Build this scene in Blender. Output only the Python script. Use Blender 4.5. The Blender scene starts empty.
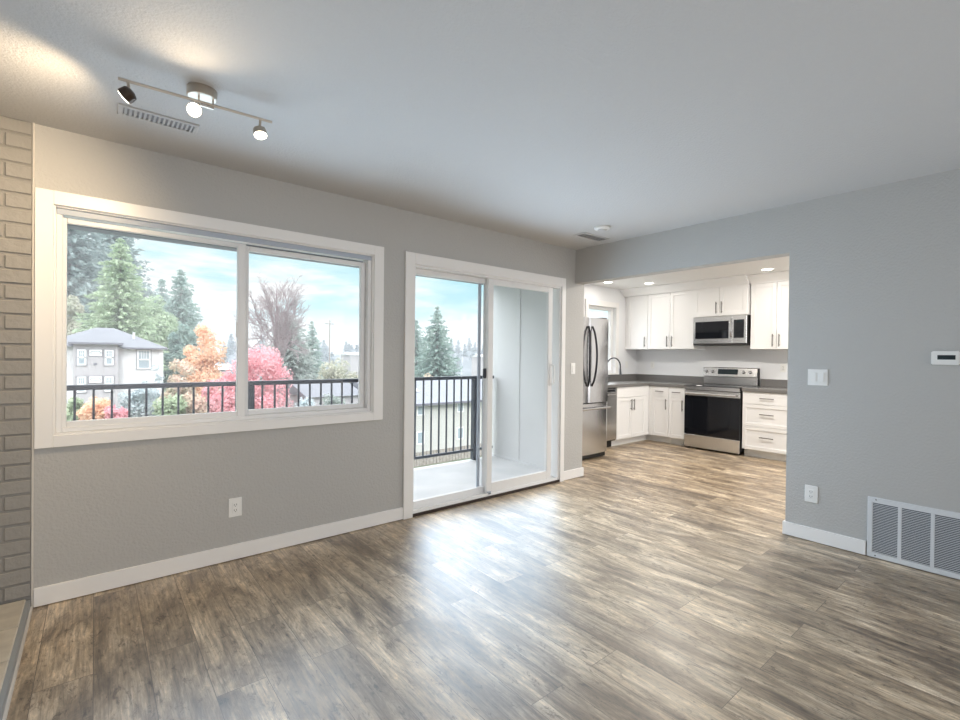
import bpy, bmesh, math, random
from mathutils import Vector, Matrix

random.seed(7)
C = bpy.context.scene.collection

# ------------------------------------------------------------------ camera
cd = bpy.data.cameras.new('camera')
cd.sensor_fit = 'HORIZONTAL'
cd.sensor_width = 36.0
cd.lens = 471.305 / 960 * 36
cd.clip_start = 0.05
cd.clip_end = 1000
cam = bpy.data.objects.new('camera', cd)
C.objects.link(cam)
FW = Vector((0.63305218, 0.77407126, -0.00765584))
RT = Vector((0.77410219, -0.63297372, 0.01049143))
UP = Vector((-0.00327517, 0.01256802, 0.99991566))
mw = Matrix.Identity(4)
for i in range(3):
    mw[i][0], mw[i][1], mw[i][2] = RT[i], UP[i], -FW[i]
mw[2][3] = 1.2951
cam.matrix_world = mw
bpy.context.scene.camera = cam

# ------------------------------------------------------------------ view
vs = bpy.context.scene.view_settings
vs.view_transform = 'Standard'
vs.look = 'None'
vs.gamma = 1.0
vs.use_curve_mapping = False
vs.exposure = 0.0
bpy.context.scene.cycles.max_bounces = 10
bpy.context.scene.cycles.diffuse_bounces = 6
bpy.context.scene.cycles.transparent_max_bounces = 24
bpy.context.scene.cycles.sample_clamp_indirect = 6.0
bpy.context.scene.cycles.use_denoising = True

# ------------------------------------------------------------------ sky
W = bpy.data.worlds.new('sky')
bpy.context.scene.world = W
W.use_nodes = True
nt = W.node_tree
nt.nodes.clear()


def N(tree, kind, **kw):
    n = tree.nodes.new(kind)
    for k, v in kw.items():
        if k in n.inputs.keys():
            n.inputs[k].default_value = v
        else:
            setattr(n, k, v)
    return n


def ramp(tree, stops, interp='LINEAR'):
    r = tree.nodes.new('ShaderNodeValToRGB')
    r.color_ramp.interpolation = interp
    el = r.color_ramp.elements
    while len(el) < len(stops):
        el.new(0.5)
    for e, (p, c) in zip(el, stops):
        e.position = p
        e.color = (*c, 1) if len(c) == 3 else c
    return r


tc = N(nt, 'ShaderNodeTexCoord')
mp = N(nt, 'ShaderNodeMapping')
mp.inputs['Scale'].default_value = (2.0, 2.0, 9.0)
no = N(nt, 'ShaderNodeTexNoise', Scale=2.3, Detail=6.0, Roughness=0.55)
cl = ramp(nt, [(0.38, (0.42, 0.78, 0.86)), (0.50, (0.60, 0.88, 0.92)), (0.62, (0.97, 1.0, 1.0))])
sx = N(nt, 'ShaderNodeSeparateXYZ')
hz = ramp(nt, [(0.0, (0.93, 0.94, 0.97)), (0.10, (1, 1, 1))])
mixh = N(nt, 'ShaderNodeMix', data_type='RGBA')
hf = ramp(nt, [(0.02, (1, 1, 1)), (0.10, (0, 0, 0))])
st = ramp(nt, [(0.0, (0.22,) * 3), (0.20, (0.22,) * 3), (0.34, (0.80,) * 3), (0.7, (1.0,) * 3)])
mul = N(nt, 'ShaderNodeMath', operation='MULTIPLY')
mul.inputs[1].default_value = 4.6
bg = N(nt, 'ShaderNodeBackground')
wo = N(nt, 'ShaderNodeOutputWorld')
L = nt.links.new
L(tc.outputs['Generated'], mp.inputs['Vector'])
L(mp.outputs['Vector'], no.inputs['Vector'])
L(no.outputs['Fac'], cl.inputs['Fac'])
L(tc.outputs['Generated'], sx.inputs[0])
L(sx.outputs['Z'], hf.inputs['Fac'])
L(sx.outputs['Z'], st.inputs['Fac'])
L(hf.outputs['Color'], mixh.inputs['Factor'])
L(cl.outputs['Color'], mixh.inputs['A'])
mixh.inputs['B'].default_value = (0.97, 0.98, 1.0, 1)
zf = ramp(nt, [(0.17, (0, 0, 0)), (0.26, (1, 1, 1))])
mixz = N(nt, 'ShaderNodeMix', data_type='RGBA')
mixz.inputs['B'].default_value = (0.90, 0.95, 1.0, 1)
L(sx.outputs['Z'], zf.inputs['Fac'])
L(zf.outputs['Color'], mixz.inputs['Factor'])
L(mixh.outputs['Result'], mixz.inputs['A'])
L(mixz.outputs['Result'], bg.inputs['Color'])
L(st.outputs['Color'], mul.inputs[0])
L(mul.outputs[0], bg.inputs['Strength'])
L(bg.outputs[0], wo.inputs['Surface'])


# ------------------------------------------------------------------ sun, daylight at the openings and added rear fills
def lamp(name, kind, loc, energy, color, rot=None, **kw):
    d = bpy.data.lights.new(name, kind)
    d.energy = energy
    d.color = color
    for k, v in kw.items():
        setattr(d, k, v)
    o = bpy.data.objects.new(name, d)
    o.location = loc
    if rot is not None:
        o.rotation_euler = Vector(rot).to_track_quat('-Z', 'Y').to_euler()
    C.objects.link(o)
    return o


lamp('sun', 'SUN', (0, -20, 30), 1.2, (1.0, 0.96, 0.9), rot=(0.30, 0.75, -0.60), angle=0.15)
DAY = (0.60, 0.79, 1.0)
lamp('daylight_sky', 'AREA', (1.3, 5.3, 2.0), 13, DAY, rot=(0, -1, -0.5), shape='RECTANGLE', size=5.6, size_y=1.7)
lamp('daylight_window', 'AREA', (0.73, 3.225, 1.45), 20, DAY, rot=(0, -1, 0), spread=2.5, shape='RECTANGLE', size=1.62, size_y=1.05)
lamp('daylight_door', 'AREA', (2.85, 3.22, 1.05), 38, DAY, rot=(0, -1, 0), spread=2.5, shape='RECTANGLE', size=1.6, size_y=1.85)
lamp('daylight_kitchen_window', 'AREA', (6.28, 4.60, 1.5), 5, (0.9, 0.95, 1.0), rot=(0, -1, 0), shape='RECTANGLE', size=0.75, size_y=1.0)
lamp('rear_fill', 'AREA', (1.15, -2.20, 1.25), 46, (1.0, 0.97, 0.95), rot=(0, 1, 0), spread=2.3, shape='RECTANGLE', size=5.3, size_y=2.2)  # added fill lamp across the back wall behind the camera
lamp('kitchen_rear_fill', 'AREA', (5.6, -2.10, 1.5), 46, (0.97, 0.98, 1.0), rot=(0.1, 1, -0.1), shape='RECTANGLE', size=2.4, size_y=1.6)  # added fill lamp at the unseen kitchen end, no opening there
WARM = (1.0, 0.76, 0.48)

# ------------------------------------------------------------------ materials
MAT = {}


def P(name, rgb, rough=0.5, metal=0.0, spec=0.5, bump=None, vary=None, coat=0.0, emit=None, aniso=0.0):
    """bump = (noise scale, strength, distance); vary = (noise scale, rgb2, detail)"""
    m = bpy.data.materials.new(name)
    m.use_nodes = True
    t = m.node_tree
    b = t.nodes['Principled BSDF']
    b.inputs['Base Color'].default_value = (*rgb, 1)
    b.inputs['Roughness'].default_value = rough
    b.inputs['Metallic'].default_value = metal
    b.inputs['Specular IOR Level'].default_value = spec
    b.inputs['Coat Weight'].default_value = coat
    b.inputs['Anisotropic'].default_value = aniso
    if emit:
        b.inputs['Emission Color'].default_value = (*emit[0], 1)
        b.inputs['Emission Strength'].default_value = emit[1]
    g = N(t, 'ShaderNodeNewGeometry')
    if vary:
        n = N(t, 'ShaderNodeTexNoise', Scale=vary[0], Detail=vary[2] if len(vary) > 2 else 3.0)
        t.links.new(g.outputs['Position'], n.inputs['Vector'])
        r = ramp(t, [(0.35, rgb), (0.65, vary[1])])
        t.links.new(n.outputs['Fac'], r.inputs['Fac'])
        t.links.new(r.outputs['Color'], b.inputs['Base Color'])
    if bump:
        n = N(t, 'ShaderNodeTexNoise', Scale=bump[0], Detail=3.0)
        t.links.new(g.outputs['Position'], n.inputs['Vector'])
        bp = N(t, 'ShaderNodeBump', Strength=bump[1], Distance=bump[2])
        t.links.new(n.outputs['Fac'], bp.inputs['Height'])
        t.links.new(bp.outputs['Normal'], b.inputs['Normal'])
    MAT[name] = m
    return m


P('wall_paint', (0.47, 0.465, 0.45), 0.6, bump=(70, 0.55, 0.006))
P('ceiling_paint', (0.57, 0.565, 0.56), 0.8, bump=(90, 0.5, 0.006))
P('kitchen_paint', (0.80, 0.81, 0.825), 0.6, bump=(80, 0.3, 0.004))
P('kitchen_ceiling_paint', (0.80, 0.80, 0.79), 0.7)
P('trim_white', (0.84, 0.83, 0.815), 0.35)
P('vinyl_white', (0.80, 0.80, 0.80), 0.3)
P('plastic_white', (0.82, 0.82, 0.80), 0.3)
P('slot_dark', (0.03, 0.03, 0.03), 0.5)
P('cabinet_white', (0.84, 0.84, 0.84), 0.35)
P('crown_white', (0.84, 0.84, 0.84), 0.4)
P('kick_white', (0.80, 0.80, 0.78), 0.45)
P('counter_gray', (0.20, 0.195, 0.19), 0.25, vary=(220, (0.13, 0.125, 0.12)))
P('fridge_steel', (0.58, 0.585, 0.60), 0.22, metal=1.0, aniso=0.4)
P('handle_black', (0.035, 0.035, 0.04), 0.3, metal=0.8)
P('pull_dark', (0.16, 0.15, 0.145), 0.35, metal=0.9)
P('black_gloss', (0.008, 0.009, 0.012), 0.06)
P('black_matte', (0.012, 0.012, 0.012), 0.5)
P('chrome', (0.55, 0.55, 0.56), 0.15, metal=1.0)
P('faucet_dark', (0.10, 0.10, 0.105), 0.25, metal=1.0)
P('nickel', (0.52, 0.46, 0.39), 0.32, metal=1.0)
P('nickel_dark', (0.10, 0.075, 0.06), 0.3, metal=1.0)
P('lamp_glow', (1, 1, 1), 0.4, emit=((1.0, 0.90, 0.74), 9.0))
P('can_glow', (1, 1, 1), 0.4, emit=((1.0, 0.93, 0.84), 7.0))
P('rail_dark', (0.072, 0.082, 0.105), 0.3)
P('deck_gray', (0.7, 0.7, 0.7), 0.6, vary=(3.0, (0.62, 0.63, 0.63)))
P('siding_panel', (0.74, 0.745, 0.745), 0.55)
P('soffit', (0.30, 0.31, 0.34), 0.7)
P('threshold_brown', (0.035, 0.02, 0.014), 0.5)
P('grille_white', (0.66, 0.68, 0.70), 0.4)
P('grille_back', (0.10, 0.115, 0.14), 0.8)
P('register_back', (0.34, 0.34, 0.35), 0.8)
P('lcd_dark', (0.02, 0.03, 0.035), 0.2)
P('caulk', (0.62, 0.59, 0.55), 0.6)
P('hearth_tile', (0.60, 0.55, 0.46), 0.35, vary=(14, (0.50, 0.455, 0.38)))
P('hearth_edge', (0.30, 0.32, 0.33), 0.5)
P('latch_dark', (0.05, 0.055, 0.07), 0.4)
P('track_shade_gray', (0.42, 0.47, 0.55), 0.4)  # blue-grey; on the window head it paints in sky-lit shade
P('house_wall', (0.4, 0.385, 0.4), 0.8)
P('house_wall_light', (0.62, 0.62, 0.63), 0.8)
P('house_roof', (0.165, 0.172, 0.190), 0.85, vary=(3.0, (0.14, 0.147, 0.165)))
P('pale_roof', (0.22, 0.235, 0.26), 0.85, vary=(3.0, (0.19, 0.20, 0.225)))
P('house_eave', (0.16, 0.16, 0.19), 0.7)
P('house_trim', (0.75, 0.75, 0.76), 0.6)
P('house_pane', (0.30, 0.36, 0.40), 0.15)
P('house_siding', (0.48, 0.48, 0.455), 0.8)
P('stone_base', (0.26, 0.23, 0.20), 0.9, vary=(5, (0.34, 0.32, 0.29)))
P('skylight', (0.6, 0.62, 0.64), 0.15)
P('far_white', (0.6, 0.61, 0.62), 0.7)
P('grass', (0.10, 0.13, 0.08), 0.9, vary=(0.3, (0.14, 0.15, 0.10)))
P('hill_green', (0.09, 0.115, 0.125), 0.95, vary=(0.12, (0.15, 0.165, 0.185), 6))
P('bark', (0.27, 0.22, 0.225), 0.9)
P('pole_wood', (0.25, 0.22, 0.2), 0.9)


def leafmat(name, a, b, sc=0.9):
    m = bpy.data.materials.new(name)
    m.use_nodes = True
    t = m.node_tree
    t.nodes.remove(t.nodes['Principled BSDF'])
    out = t.nodes['Material Output']
    g = N(t, 'ShaderNodeNewGeometry')
    n = N(t, 'ShaderNodeTexNoise', Scale=sc, Detail=4.0, Roughness=0.7)
    r = ramp(t, [(0.36, a), (0.64, b)])
    d = N(t, 'ShaderNodeBsdfDiffuse')
    tr = N(t, 'ShaderNodeBsdfTranslucent')
    mx = N(t, 'ShaderNodeMixShader')
    mx.inputs[0].default_value = 0.4
    lk = t.links.new
    lk(g.outputs['Position'], n.inputs['Vector'])
    lk(n.outputs['Fac'], r.inputs['Fac'])
    lk(r.outputs['Color'], d.inputs['Color'])
    lk(r.outputs['Color'], tr.inputs['Color'])
    lk(d.outputs[0], mx.inputs[1])
    lk(tr.outputs[0], mx.inputs[2])
    lk(mx.outputs[0], out.inputs['Surface'])
    MAT[name] = m


leafmat('leaf_fir', (0.24, 0.31, 0.31), (0.36, 0.42, 0.40))
leafmat('leaf_green', (0.33, 0.43, 0.29), (0.47, 0.54, 0.39))
leafmat('leaf_spruce', (0.24, 0.33, 0.31), (0.36, 0.45, 0.40))
leafmat('leaf_orange', (0.78, 0.50, 0.34), (0.84, 0.64, 0.48))
leafmat('leaf_pink', (0.66, 0.47, 0.40), (0.58, 0.54, 0.42))
leafmat('leaf_red', (0.72, 0.33, 0.37), (0.80, 0.52, 0.55))
leafmat('leaf_olive', (0.40, 0.42, 0.33), (0.52, 0.50, 0.41))
leafmat('leaf_graygreen', (0.30, 0.35, 0.33), (0.41, 0.45, 0.42))
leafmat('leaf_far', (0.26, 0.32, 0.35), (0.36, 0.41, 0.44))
leafmat('leaf_blue', (0.40, 0.48, 0.50), (0.54, 0.58, 0.60))

# glass: clear pane with a fresnel reflection
m = bpy.data.materials.new('glass')
m.use_nodes = True
t = m.node_tree
t.nodes.remove(t.nodes['Principled BSDF'])
gg = N(t, 'ShaderNodeNewGeometry')
dt = N(t, 'ShaderNodeVectorMath', operation='DOT_PRODUCT')
t.links.new(gg.outputs['Normal'], dt.inputs[0])
t.links.new(gg.outputs['Incoming'], dt.inputs[1])
ab = N(t, 'ShaderNodeMath', operation='ABSOLUTE')
t.links.new(dt.outputs['Value'], ab.inputs[0])
om = N(t, 'ShaderNodeMath', operation='SUBTRACT')
om.inputs[0].default_value = 1.0
t.links.new(ab.outputs[0], om.inputs[1])
pw = N(t, 'ShaderNodeMath', operation='POWER')
pw.inputs[1].default_value = 5.0
t.links.new(om.outputs[0], pw.inputs[0])
fr = N(t, 'ShaderNodeMath', operation='MULTIPLY_ADD')
fr.inputs[1].default_value = 0.96
fr.inputs[2].default_value = 0.014
t.links.new(pw.outputs[0], fr.inputs[0])
tp = N(t, 'ShaderNodeBsdfTransparent')
tp.inputs[0].default_value = (1, 1, 1, 1)
gl = N(t, 'ShaderNodeBsdfGlossy', Roughness=0.0)
mx = N(t, 'ShaderNodeMixShader')
t.links.new(fr.outputs[0], mx.inputs[0])
t.links.new(tp.outputs[0], mx.inputs[1])
t.links.new(gl.outputs[0], mx.inputs[2])
t.links.new(mx.outputs[0], t.nodes['Material Output'].inputs['Surface'])
MAT['glass'] = m


def steel():
    P('stainless', (0.74, 0.735, 0.73), 0.27, metal=1.0, aniso=0.5, bump=(6, 0.02, 0.01))


steel()


def floor_mat():
    m = P('plank_floor', (0.2, 0.15, 0.1), 0.3)
    t = m.node_tree
    b = t.nodes['Principled BSDF']
    lk = t.links.new
    g = N(t, 'ShaderNodeNewGeometry')
    s = N(t, 'ShaderNodeSeparateXYZ')
    lk(g.outputs['Position'], s.inputs[0])
    c = N(t, 'ShaderNodeCombineXYZ')           # planks run along world Y
    lk(s.outputs['Y'], c.inputs['X'])
    lk(s.outputs['X'], c.inputs['Y'])
    br = N(t, 'ShaderNodeTexBrick')
    br.offset = 0.37
    br.offset_frequency = 2
    for k, v in (('Scale', 1.0), ('Mortar Size', 0.0012), ('Mortar Smooth', 0.2), ('Bias', 0.0), ('Brick Width', 1.22), ('Row Height', 0.18)):
        br.inputs[k].default_value = v
    br.inputs['Color1'].default_value = (0, 0, 0, 1)
    br.inputs['Color2'].default_value = (1, 1, 1, 1)
    br.inputs['Mortar'].default_value = (0.5, 0.5, 0.5, 1)
    lk(c.outputs[0], br.inputs['Vector'])
    # a different slice of the grain on every plank
    off = N(t, 'ShaderNodeMath', operation='MULTIPLY')
    off.inputs[1].default_value = 37.0
    lk(br.outputs['Color'], off.inputs[0])
    def grain(sx_, sy_, scale, detail, rough=0.6):
        mm = N(t, 'ShaderNodeCombineXYZ')
        a = N(t, 'ShaderNodeMath', operation='MULTIPLY')
        a.inputs[1].default_value = sx_
        bb = N(t, 'ShaderNodeMath', operation='MULTIPLY')
        bb.inputs[1].default_value = sy_
        lk(s.outputs['X'], a.inputs[0])
        lk(s.outputs['Y'], bb.inputs[0])
        lk(a.outputs[0], mm.inputs['X'])
        lk(bb.outputs[0], mm.inputs['Y'])
        lk(off.outputs[0], mm.inputs['Z'])
        n = N(t, 'ShaderNodeTexNoise', Scale=scale, Detail=detail, Roughness=rough, Distortion=0.6)
        lk(mm.outputs[0], n.inputs['Vector'])
        return n
    n1 = grain(1.0, 0.28, 7.0, 8.0, 0.66)      # broad light and dark patches
    n2 = grain(1.0, 0.06, 70.0, 6.0, 0.75)     # fine long grain
    n3 = grain(1.0, 0.40, 34.0, 6.0, 0.8)     # worn flecks
    r1 = ramp(t, [(0.28, (0.105, 0.074, 0.048)), (0.42, (0.250, 0.187, 0.122)), (0.54, (0.440, 0.343, 0.232)), (0.70, (0.74, 0.62, 0.46))])
    lk(n1.outputs['Fac'], r1.inputs['Fac'])
    r2 = ramp(t, [(0.32, (0.42, 0.42, 0.42)), (0.62, (1.26, 1.26, 1.26))])
    lk(n2.outputs['Fac'], r2.inputs['Fac'])
    r3 = ramp(t, [(0.36, (0.36, 0.33, 0.31)), (0.45, (0.95, 0.95, 0.95)), (0.57, (1.0, 1.0, 1.0)), (0.70, (1.55, 1.5, 1.42))])
    lk(n3.outputs['Fac'], r3.inputs['Fac'])
    rp = ramp(t, [(0.0, (0.80, 0.79, 0.79)), (1.0, (1.20, 1.19, 1.17))])
    lk(br.outputs['Color'], rp.inputs['Fac'])
    def mulc(x, y):
        q = N(t, 'ShaderNodeMix', data_type='RGBA', blend_type='MULTIPLY')
        q.inputs['Factor'].default_value = 1.0
        lk(x, q.inputs['A'])
        lk(y, q.inputs['B'])
        return q.outputs['Result']
    col = mulc(mulc(mulc(r1.outputs['Color'], r2.outputs['Color']), r3.outputs['Color']), rp.outputs['Color'])
    seam = N(t, 'ShaderNodeMix', data_type='RGBA')
    lk(br.outputs['Fac'], seam.inputs['Factor'])
    lk(col, seam.inputs['A'])
    seam.inputs['B'].default_value = (0.09, 0.065, 0.048, 1)
    lk(seam.outputs['Result'], b.inputs['Base Color'])
    b.inputs['Specular IOR Level'].default_value = 0.9
    b.inputs['Coat Weight'].default_value = 0.35
    b.inputs['Coat Roughness'].default_value = 0.42
    rr = ramp(t, [(0.3, (0.32,) * 3), (0.7, (0.48,) * 3)])
    lk(n2.outputs['Fac'], rr.inputs['Fac'])
    lk(rr.outputs['Color'], b.inputs['Roughness'])
    bp = N(t, 'ShaderNodeBump', Strength=0.12, Distance=0.002)
    lk(n2.outputs['Fac'], bp.inputs['Height'])
    lk(bp.outputs['Normal'], b.inputs['Normal'])


floor_mat()


def brick_mat():
    m = P('painted_brick', (0.29, 0.28, 0.262), 0.55)
    t = m.node_tree
    b = t.nodes['Principled BSDF']
    lk = t.links.new
    g = N(t, 'ShaderNodeNewGeometry')
    s = N(t, 'ShaderNodeSeparateXYZ')
    lk(g.outputs['Position'], s.inputs[0])
    n = N(t, 'ShaderNodeTexNoise', Scale=28.0, Detail=4.0)
    lk(g.outputs['Position'], n.inputs['Vector'])
    bp = N(t, 'ShaderNodeBump', Strength=0.6, Distance=0.008)
    lk(n.outputs['Fac'], bp.inputs['Height'])
    lk(bp.outputs['Normal'], b.inputs['Normal'])


brick_mat()


# ------------------------------------------------------------------ mesh helpers
class MB:
    def __init__(self):
        self.bm = bmesh.new()

    def box(self, x0, y0, z0, x1, y1, z1, bev=0.0, seg=1):
        x0, x1 = min(x0, x1), max(x0, x1)
        y0, y1 = min(y0, y1), max(y0, y1)
        z0, z1 = min(z0, z1), max(z0, z1)
        v = [self.bm.verts.new(p) for p in ((x0, y0, z0), (x1, y0, z0), (x1, y1, z0), (x0, y1, z0),
                                            (x0, y0, z1), (x1, y0, z1), (x1, y1, z1), (x0, y1, z1))]
        fs = [self.bm.faces.new([v[i] for i in f]) for f in ((3, 2, 1, 0), (4, 5, 6, 7), (0, 1, 5, 4), (1, 2, 6, 5), (2, 3, 7, 6), (3, 0, 4, 7))]
        if bev > 0:
            es = {e for f in fs for e in f.edges}
            bmesh.ops.bevel(self.bm, geom=list(es), offset=bev, segments=seg, affect='EDGES', clamp_overlap=True)
        return self

    def face(self, pts):
        self.bm.faces.new([self.bm.verts.new(p) for p in pts])
        return self

    def prism(self, poly, vec):
        """closed polygon swept along vec"""
        vec = Vector(vec)
        a = [self.bm.verts.new(p) for p in poly]
        b = [self.bm.verts.new(Vector(p) + vec) for p in poly]
        n = len(a)
        self.bm.faces.new(a[::-1])
        self.bm.faces.new(b)
        for i in range(n):
            self.bm.faces.new((a[i], a[(i + 1) % n], b[(i + 1) % n], b[i]))
        return self

    def cone(self, p, q, r0, r1, seg=16, caps=True):
        p, q = Vector(p), Vector(q)
        ax = (q - p).normalized()
        u = ax.orthogonal().normalized()
        w = ax.cross(u)
        A, B = [], []
        for i in range(seg):
            an = 2 * math.pi * i / seg
            d = u * math.cos(an) + w * math.sin(an)
            A.append(self.bm.verts.new(p + d * r0))
            B.append(self.bm.verts.new(q + d * r1))
        for i in range(seg):
            j = (i + 1) % seg
            self.bm.faces.new((A[i], A[j], B[j], B[i]))
        if caps:
            self.bm.faces.new(A[::-1])
            self.bm.faces.new(B)
        return self

    def lathe(self, p, ax, prof, seg=24):
        """profile of (distance along axis, radius)"""
        p, ax = Vector(p), Vector(ax).normalized()
        u = ax.orthogonal().normalized()
        w = ax.cross(u)
        rings = []
        for (h, r) in prof:
            rings.append([self.bm.verts.new(p + ax * h + (u * math.cos(2 * math.pi * i / seg) + w * math.sin(2 * math.pi * i / seg)) * max(r, 1e-4)) for i in range(seg)])
        for a, b in zip(rings, rings[1:]):
            for i in range(seg):
                j = (i + 1) % seg
                self.bm.faces.new((a[i], a[j], b[j], b[i]))
        self.bm.faces.new(rings[0][::-1])
        self.bm.faces.new(rings[-1])
        return self

    def tube(self, pts, r, seg=10):
        pts = [Vector(p) for p in pts]
        rings = []
        u = None
        for i, p in enumerate(pts):
            d = (pts[min(i + 1, len(pts) - 1)] - pts[max(i - 1, 0)]).normalized()
            u = d.orthogonal().normalized() if u is None else (u - d * u.dot(d)).normalized()
            w = d.cross(u)
            rr = r[i] if isinstance(r, (list, tuple)) else r
            rings.append([self.bm.verts.new(p + (u * math.cos(2 * math.pi * k / seg) + w * math.sin(2 * math.pi * k / seg)) * rr) for k in range(seg)])
        for a, b in zip(rings, rings[1:]):
            for k in range(seg):
                j = (k + 1) % seg
                self.bm.faces.new((a[k], a[j], b[j], b[k]))
        self.bm.faces.new(rings[0][::-1])
        self.bm.faces.new(rings[-1])
        return self

    def build(self, name, mat, parent=None, smooth=False, origin=None):
        bmesh.ops.recalc_face_normals(self.bm, faces=self.bm.faces[:])
        me = bpy.data.meshes.new(name)
        if parent is not None:
            org = ORG[parent.name]
        elif origin is not None:
            org = Vector(origin)
        else:
            xs = [v.co for v in self.bm.verts]
            org = Vector(((min(c.x for c in xs) + max(c.x for c in xs)) / 2, (min(c.y for c in xs) + max(c.y for c in xs)) / 2, min(c.z for c in xs)))
        for v in self.bm.verts:
            v.co -= org
        self.bm.to_mesh(me)
        self.bm.free()
        me.materials.append(MAT[mat])
        if smooth:
            me.polygons.foreach_set('use_smooth', [True] * len(me.polygons))
        o = bpy.data.objects.new(name, me)
        C.objects.link(o)
        if parent is not None:
            o.parent = parent
        else:
            o.location = org
        ORG[o.name] = org
        return o


ORG = {}


def root(name, loc, label=None, cat=None, group=None, kind=None):
    o = bpy.data.objects.new(name, None)
    o.empty_display_size = 0.1
    o.location = loc
    C.objects.link(o)
    ORG[o.name] = Vector(loc)
    tag(o, label, cat, group, kind)
    return o


def tag(o, label=None, cat=None, group=None, kind=None):
    if label:
        o['label'] = label
    if cat:
        o['category'] = cat
    if group:
        o['group'] = group
    if kind:
        o['kind'] = kind
    return o


def struct(o):
    o['kind'] = 'structure'
    return o


def copy_tree(o, parent=None):
    c = o.copy()
    C.objects.link(c)
    if parent is not None:
        c.parent = parent
    ORG[c.name] = ORG[o.name].copy()
    for ch in [x for x in bpy.data.objects if x.parent == o]:
        copy_tree(ch, c)
    return c


# ------------------------------------------------------------------ room constants
D = 3.2615       # inner face of the window wall
R = 3.971        # face of the right wall
RB = 4.10        # its kitchen side
H = 2.44
KY = 4.64        # kitchen outer wall
KX = 7.32        # kitchen back wall
XL, YB = -1.7, -2.3
WX0, WX1, WZ0, WZ1 = -0.168, 1.626, 0.862, 2.052     # window opening
DX0, DX1, DZ1 = 1.968, 3.745, 2.030                  # door opening
ZH = 2.085       # underside of the header

# ------------------------------------------------------------------ shell
b = MB().box(XL, YB, -0.12, KX, D, 0.0)
b.box(DX0 - 0.1, D, -0.12, 4.12, D + 0.15, -0.02).box(4.12, D, -0.12, KX, KY, 0.0)
struct(b.build('floor', 'plank_floor'))
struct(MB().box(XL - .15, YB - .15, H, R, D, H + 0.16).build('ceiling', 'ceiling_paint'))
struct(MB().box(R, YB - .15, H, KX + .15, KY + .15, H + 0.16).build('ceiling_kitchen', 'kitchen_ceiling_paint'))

b = MB()
T = 0.15
b.box(-0.24, D, 0, WX0, D + T, H).box(WX0, D, 0, WX1, D + T, WZ0).box(WX0, D, WZ1, WX1, D + T, H)
b.box(WX1, D, 0, DX0, D + T, H).box(DX0, D, DZ1, DX1, D + T, H).box(DX1, D, 0, 4.12, D + T, H)
struct(b.build('wall_window', 'wall_paint'))
b = MB().box(R, YB, 0, RB, 1.258, H).box(R, 1.258, ZH, RB, D, H)
struct(b.build('wall_right', 'wall_paint'))
struct(MB().box(XL - .15, YB - .15, 0, XL, D + T, H).build('wall_left', 'wall_paint'))
struct(MB().box(XL, YB - .15, 0, KX + .15, YB, H).build('wall_back', 'wall_paint'))
# kitchen walls
KWX0, KWX1, KWZ0, KWZ1 = 5.965, 6.69, 1.04, 2.12
b = MB()
b.box(4.12, KY, 0, KWX0, KY + T, H).box(KWX1, KY, 0, KX + T, KY + T, H).box(KWX0, KY, 0, KWX1, KY + T, KWZ0).box(KWX0, KY, KWZ1, KWX1, KY + T, H)
struct(b.build('wall_kitchen_window', 'kitchen_paint'))
struct(MB().box(KX, YB, 0, KX + T, KY, H).build('wall_kitchen_range', 'kitchen_paint'))
struct(MB().box(4.06, D + T, 0, 4.12, KY + T, H).build('wall_kitchen_side', 'kitchen_paint'))
# balcony end wall: two flat siding panels with a batten over the joint
b = MB()
b.box(4.03, D + T, 0.0, 4.06, 4.16, H).box(4.03, 4.168, 0.0, 4.06, KY + T, H).box(4.022, 4.152, 0.03, 4.03, 4.176, H - .02)
b.box(4.018, D + T, 0.0, 4.03, KY + .04, 0.028)
struct(b.build('wall_balcony', 'siding_panel'))

# painted brick chimney breast: each course a row of bricks with recessed joints
b = MB().box(XL, D - 0.004, 0, -0.243, D + T, H)
ch, joint = 0.0745, 0.009
z, k = 0.066, 0
rb = random.Random(3)
while z < H - 0.03:
    z1 = min(z + ch - joint, H - 0.005)
    x = -0.245
    first = 0.205 if k % 2 else 0.10
    w = first
    while x > XL + 0.02:
        x0 = max(x - w, XL + .002)
        jx = rb.uniform(-.0015, .0015)
        b.box(x0 + joint * .4, D - 0.012 + jx, z + rb.uniform(-.002, .002), x - (joint * .4 if x < -0.25 else 0), D - 0.004, z1 + rb.uniform(-.002, .002), bev=0.004)
        x = x0
        w = 0.205
    z += ch
    k += 1
struct(b.build('wall_brick', 'painted_brick'))
struct(MB().box(-0.243, D - 0.011, 0.0, -0.236, D, H - .0).build('trim_1', 'caulk'))

# hearth: slab with tile top
h = root('hearth', (-0.9, 2.2, 0), 'low raised hearth of beige tiles with a grey edge, below the brick', 'hearth')
MB().box(XL, 0.9, 0, -0.245, D - 0.014, 0.050).build('edge', 'hearth_edge', h)
tl = MB()
y = D - 0.016
rows = 0
while y > 0.95:
    x = -0.262
    while x > XL + .05:
        x0 = max(x - 0.30, XL + .004)
        tl.box(x0 + .003, max(y - 0.30, .91), 0.045, x, y - .004, 0.060, bev=.003)
        x = x0
    y -= 0.304
    rows += 1
tl.build('tile_top', 'hearth_tile', h)
MB().box(-0.245, 0.9, 0, -0.236, D - .014, 0.014).build('quarter_round', 'caulk', h)

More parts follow.
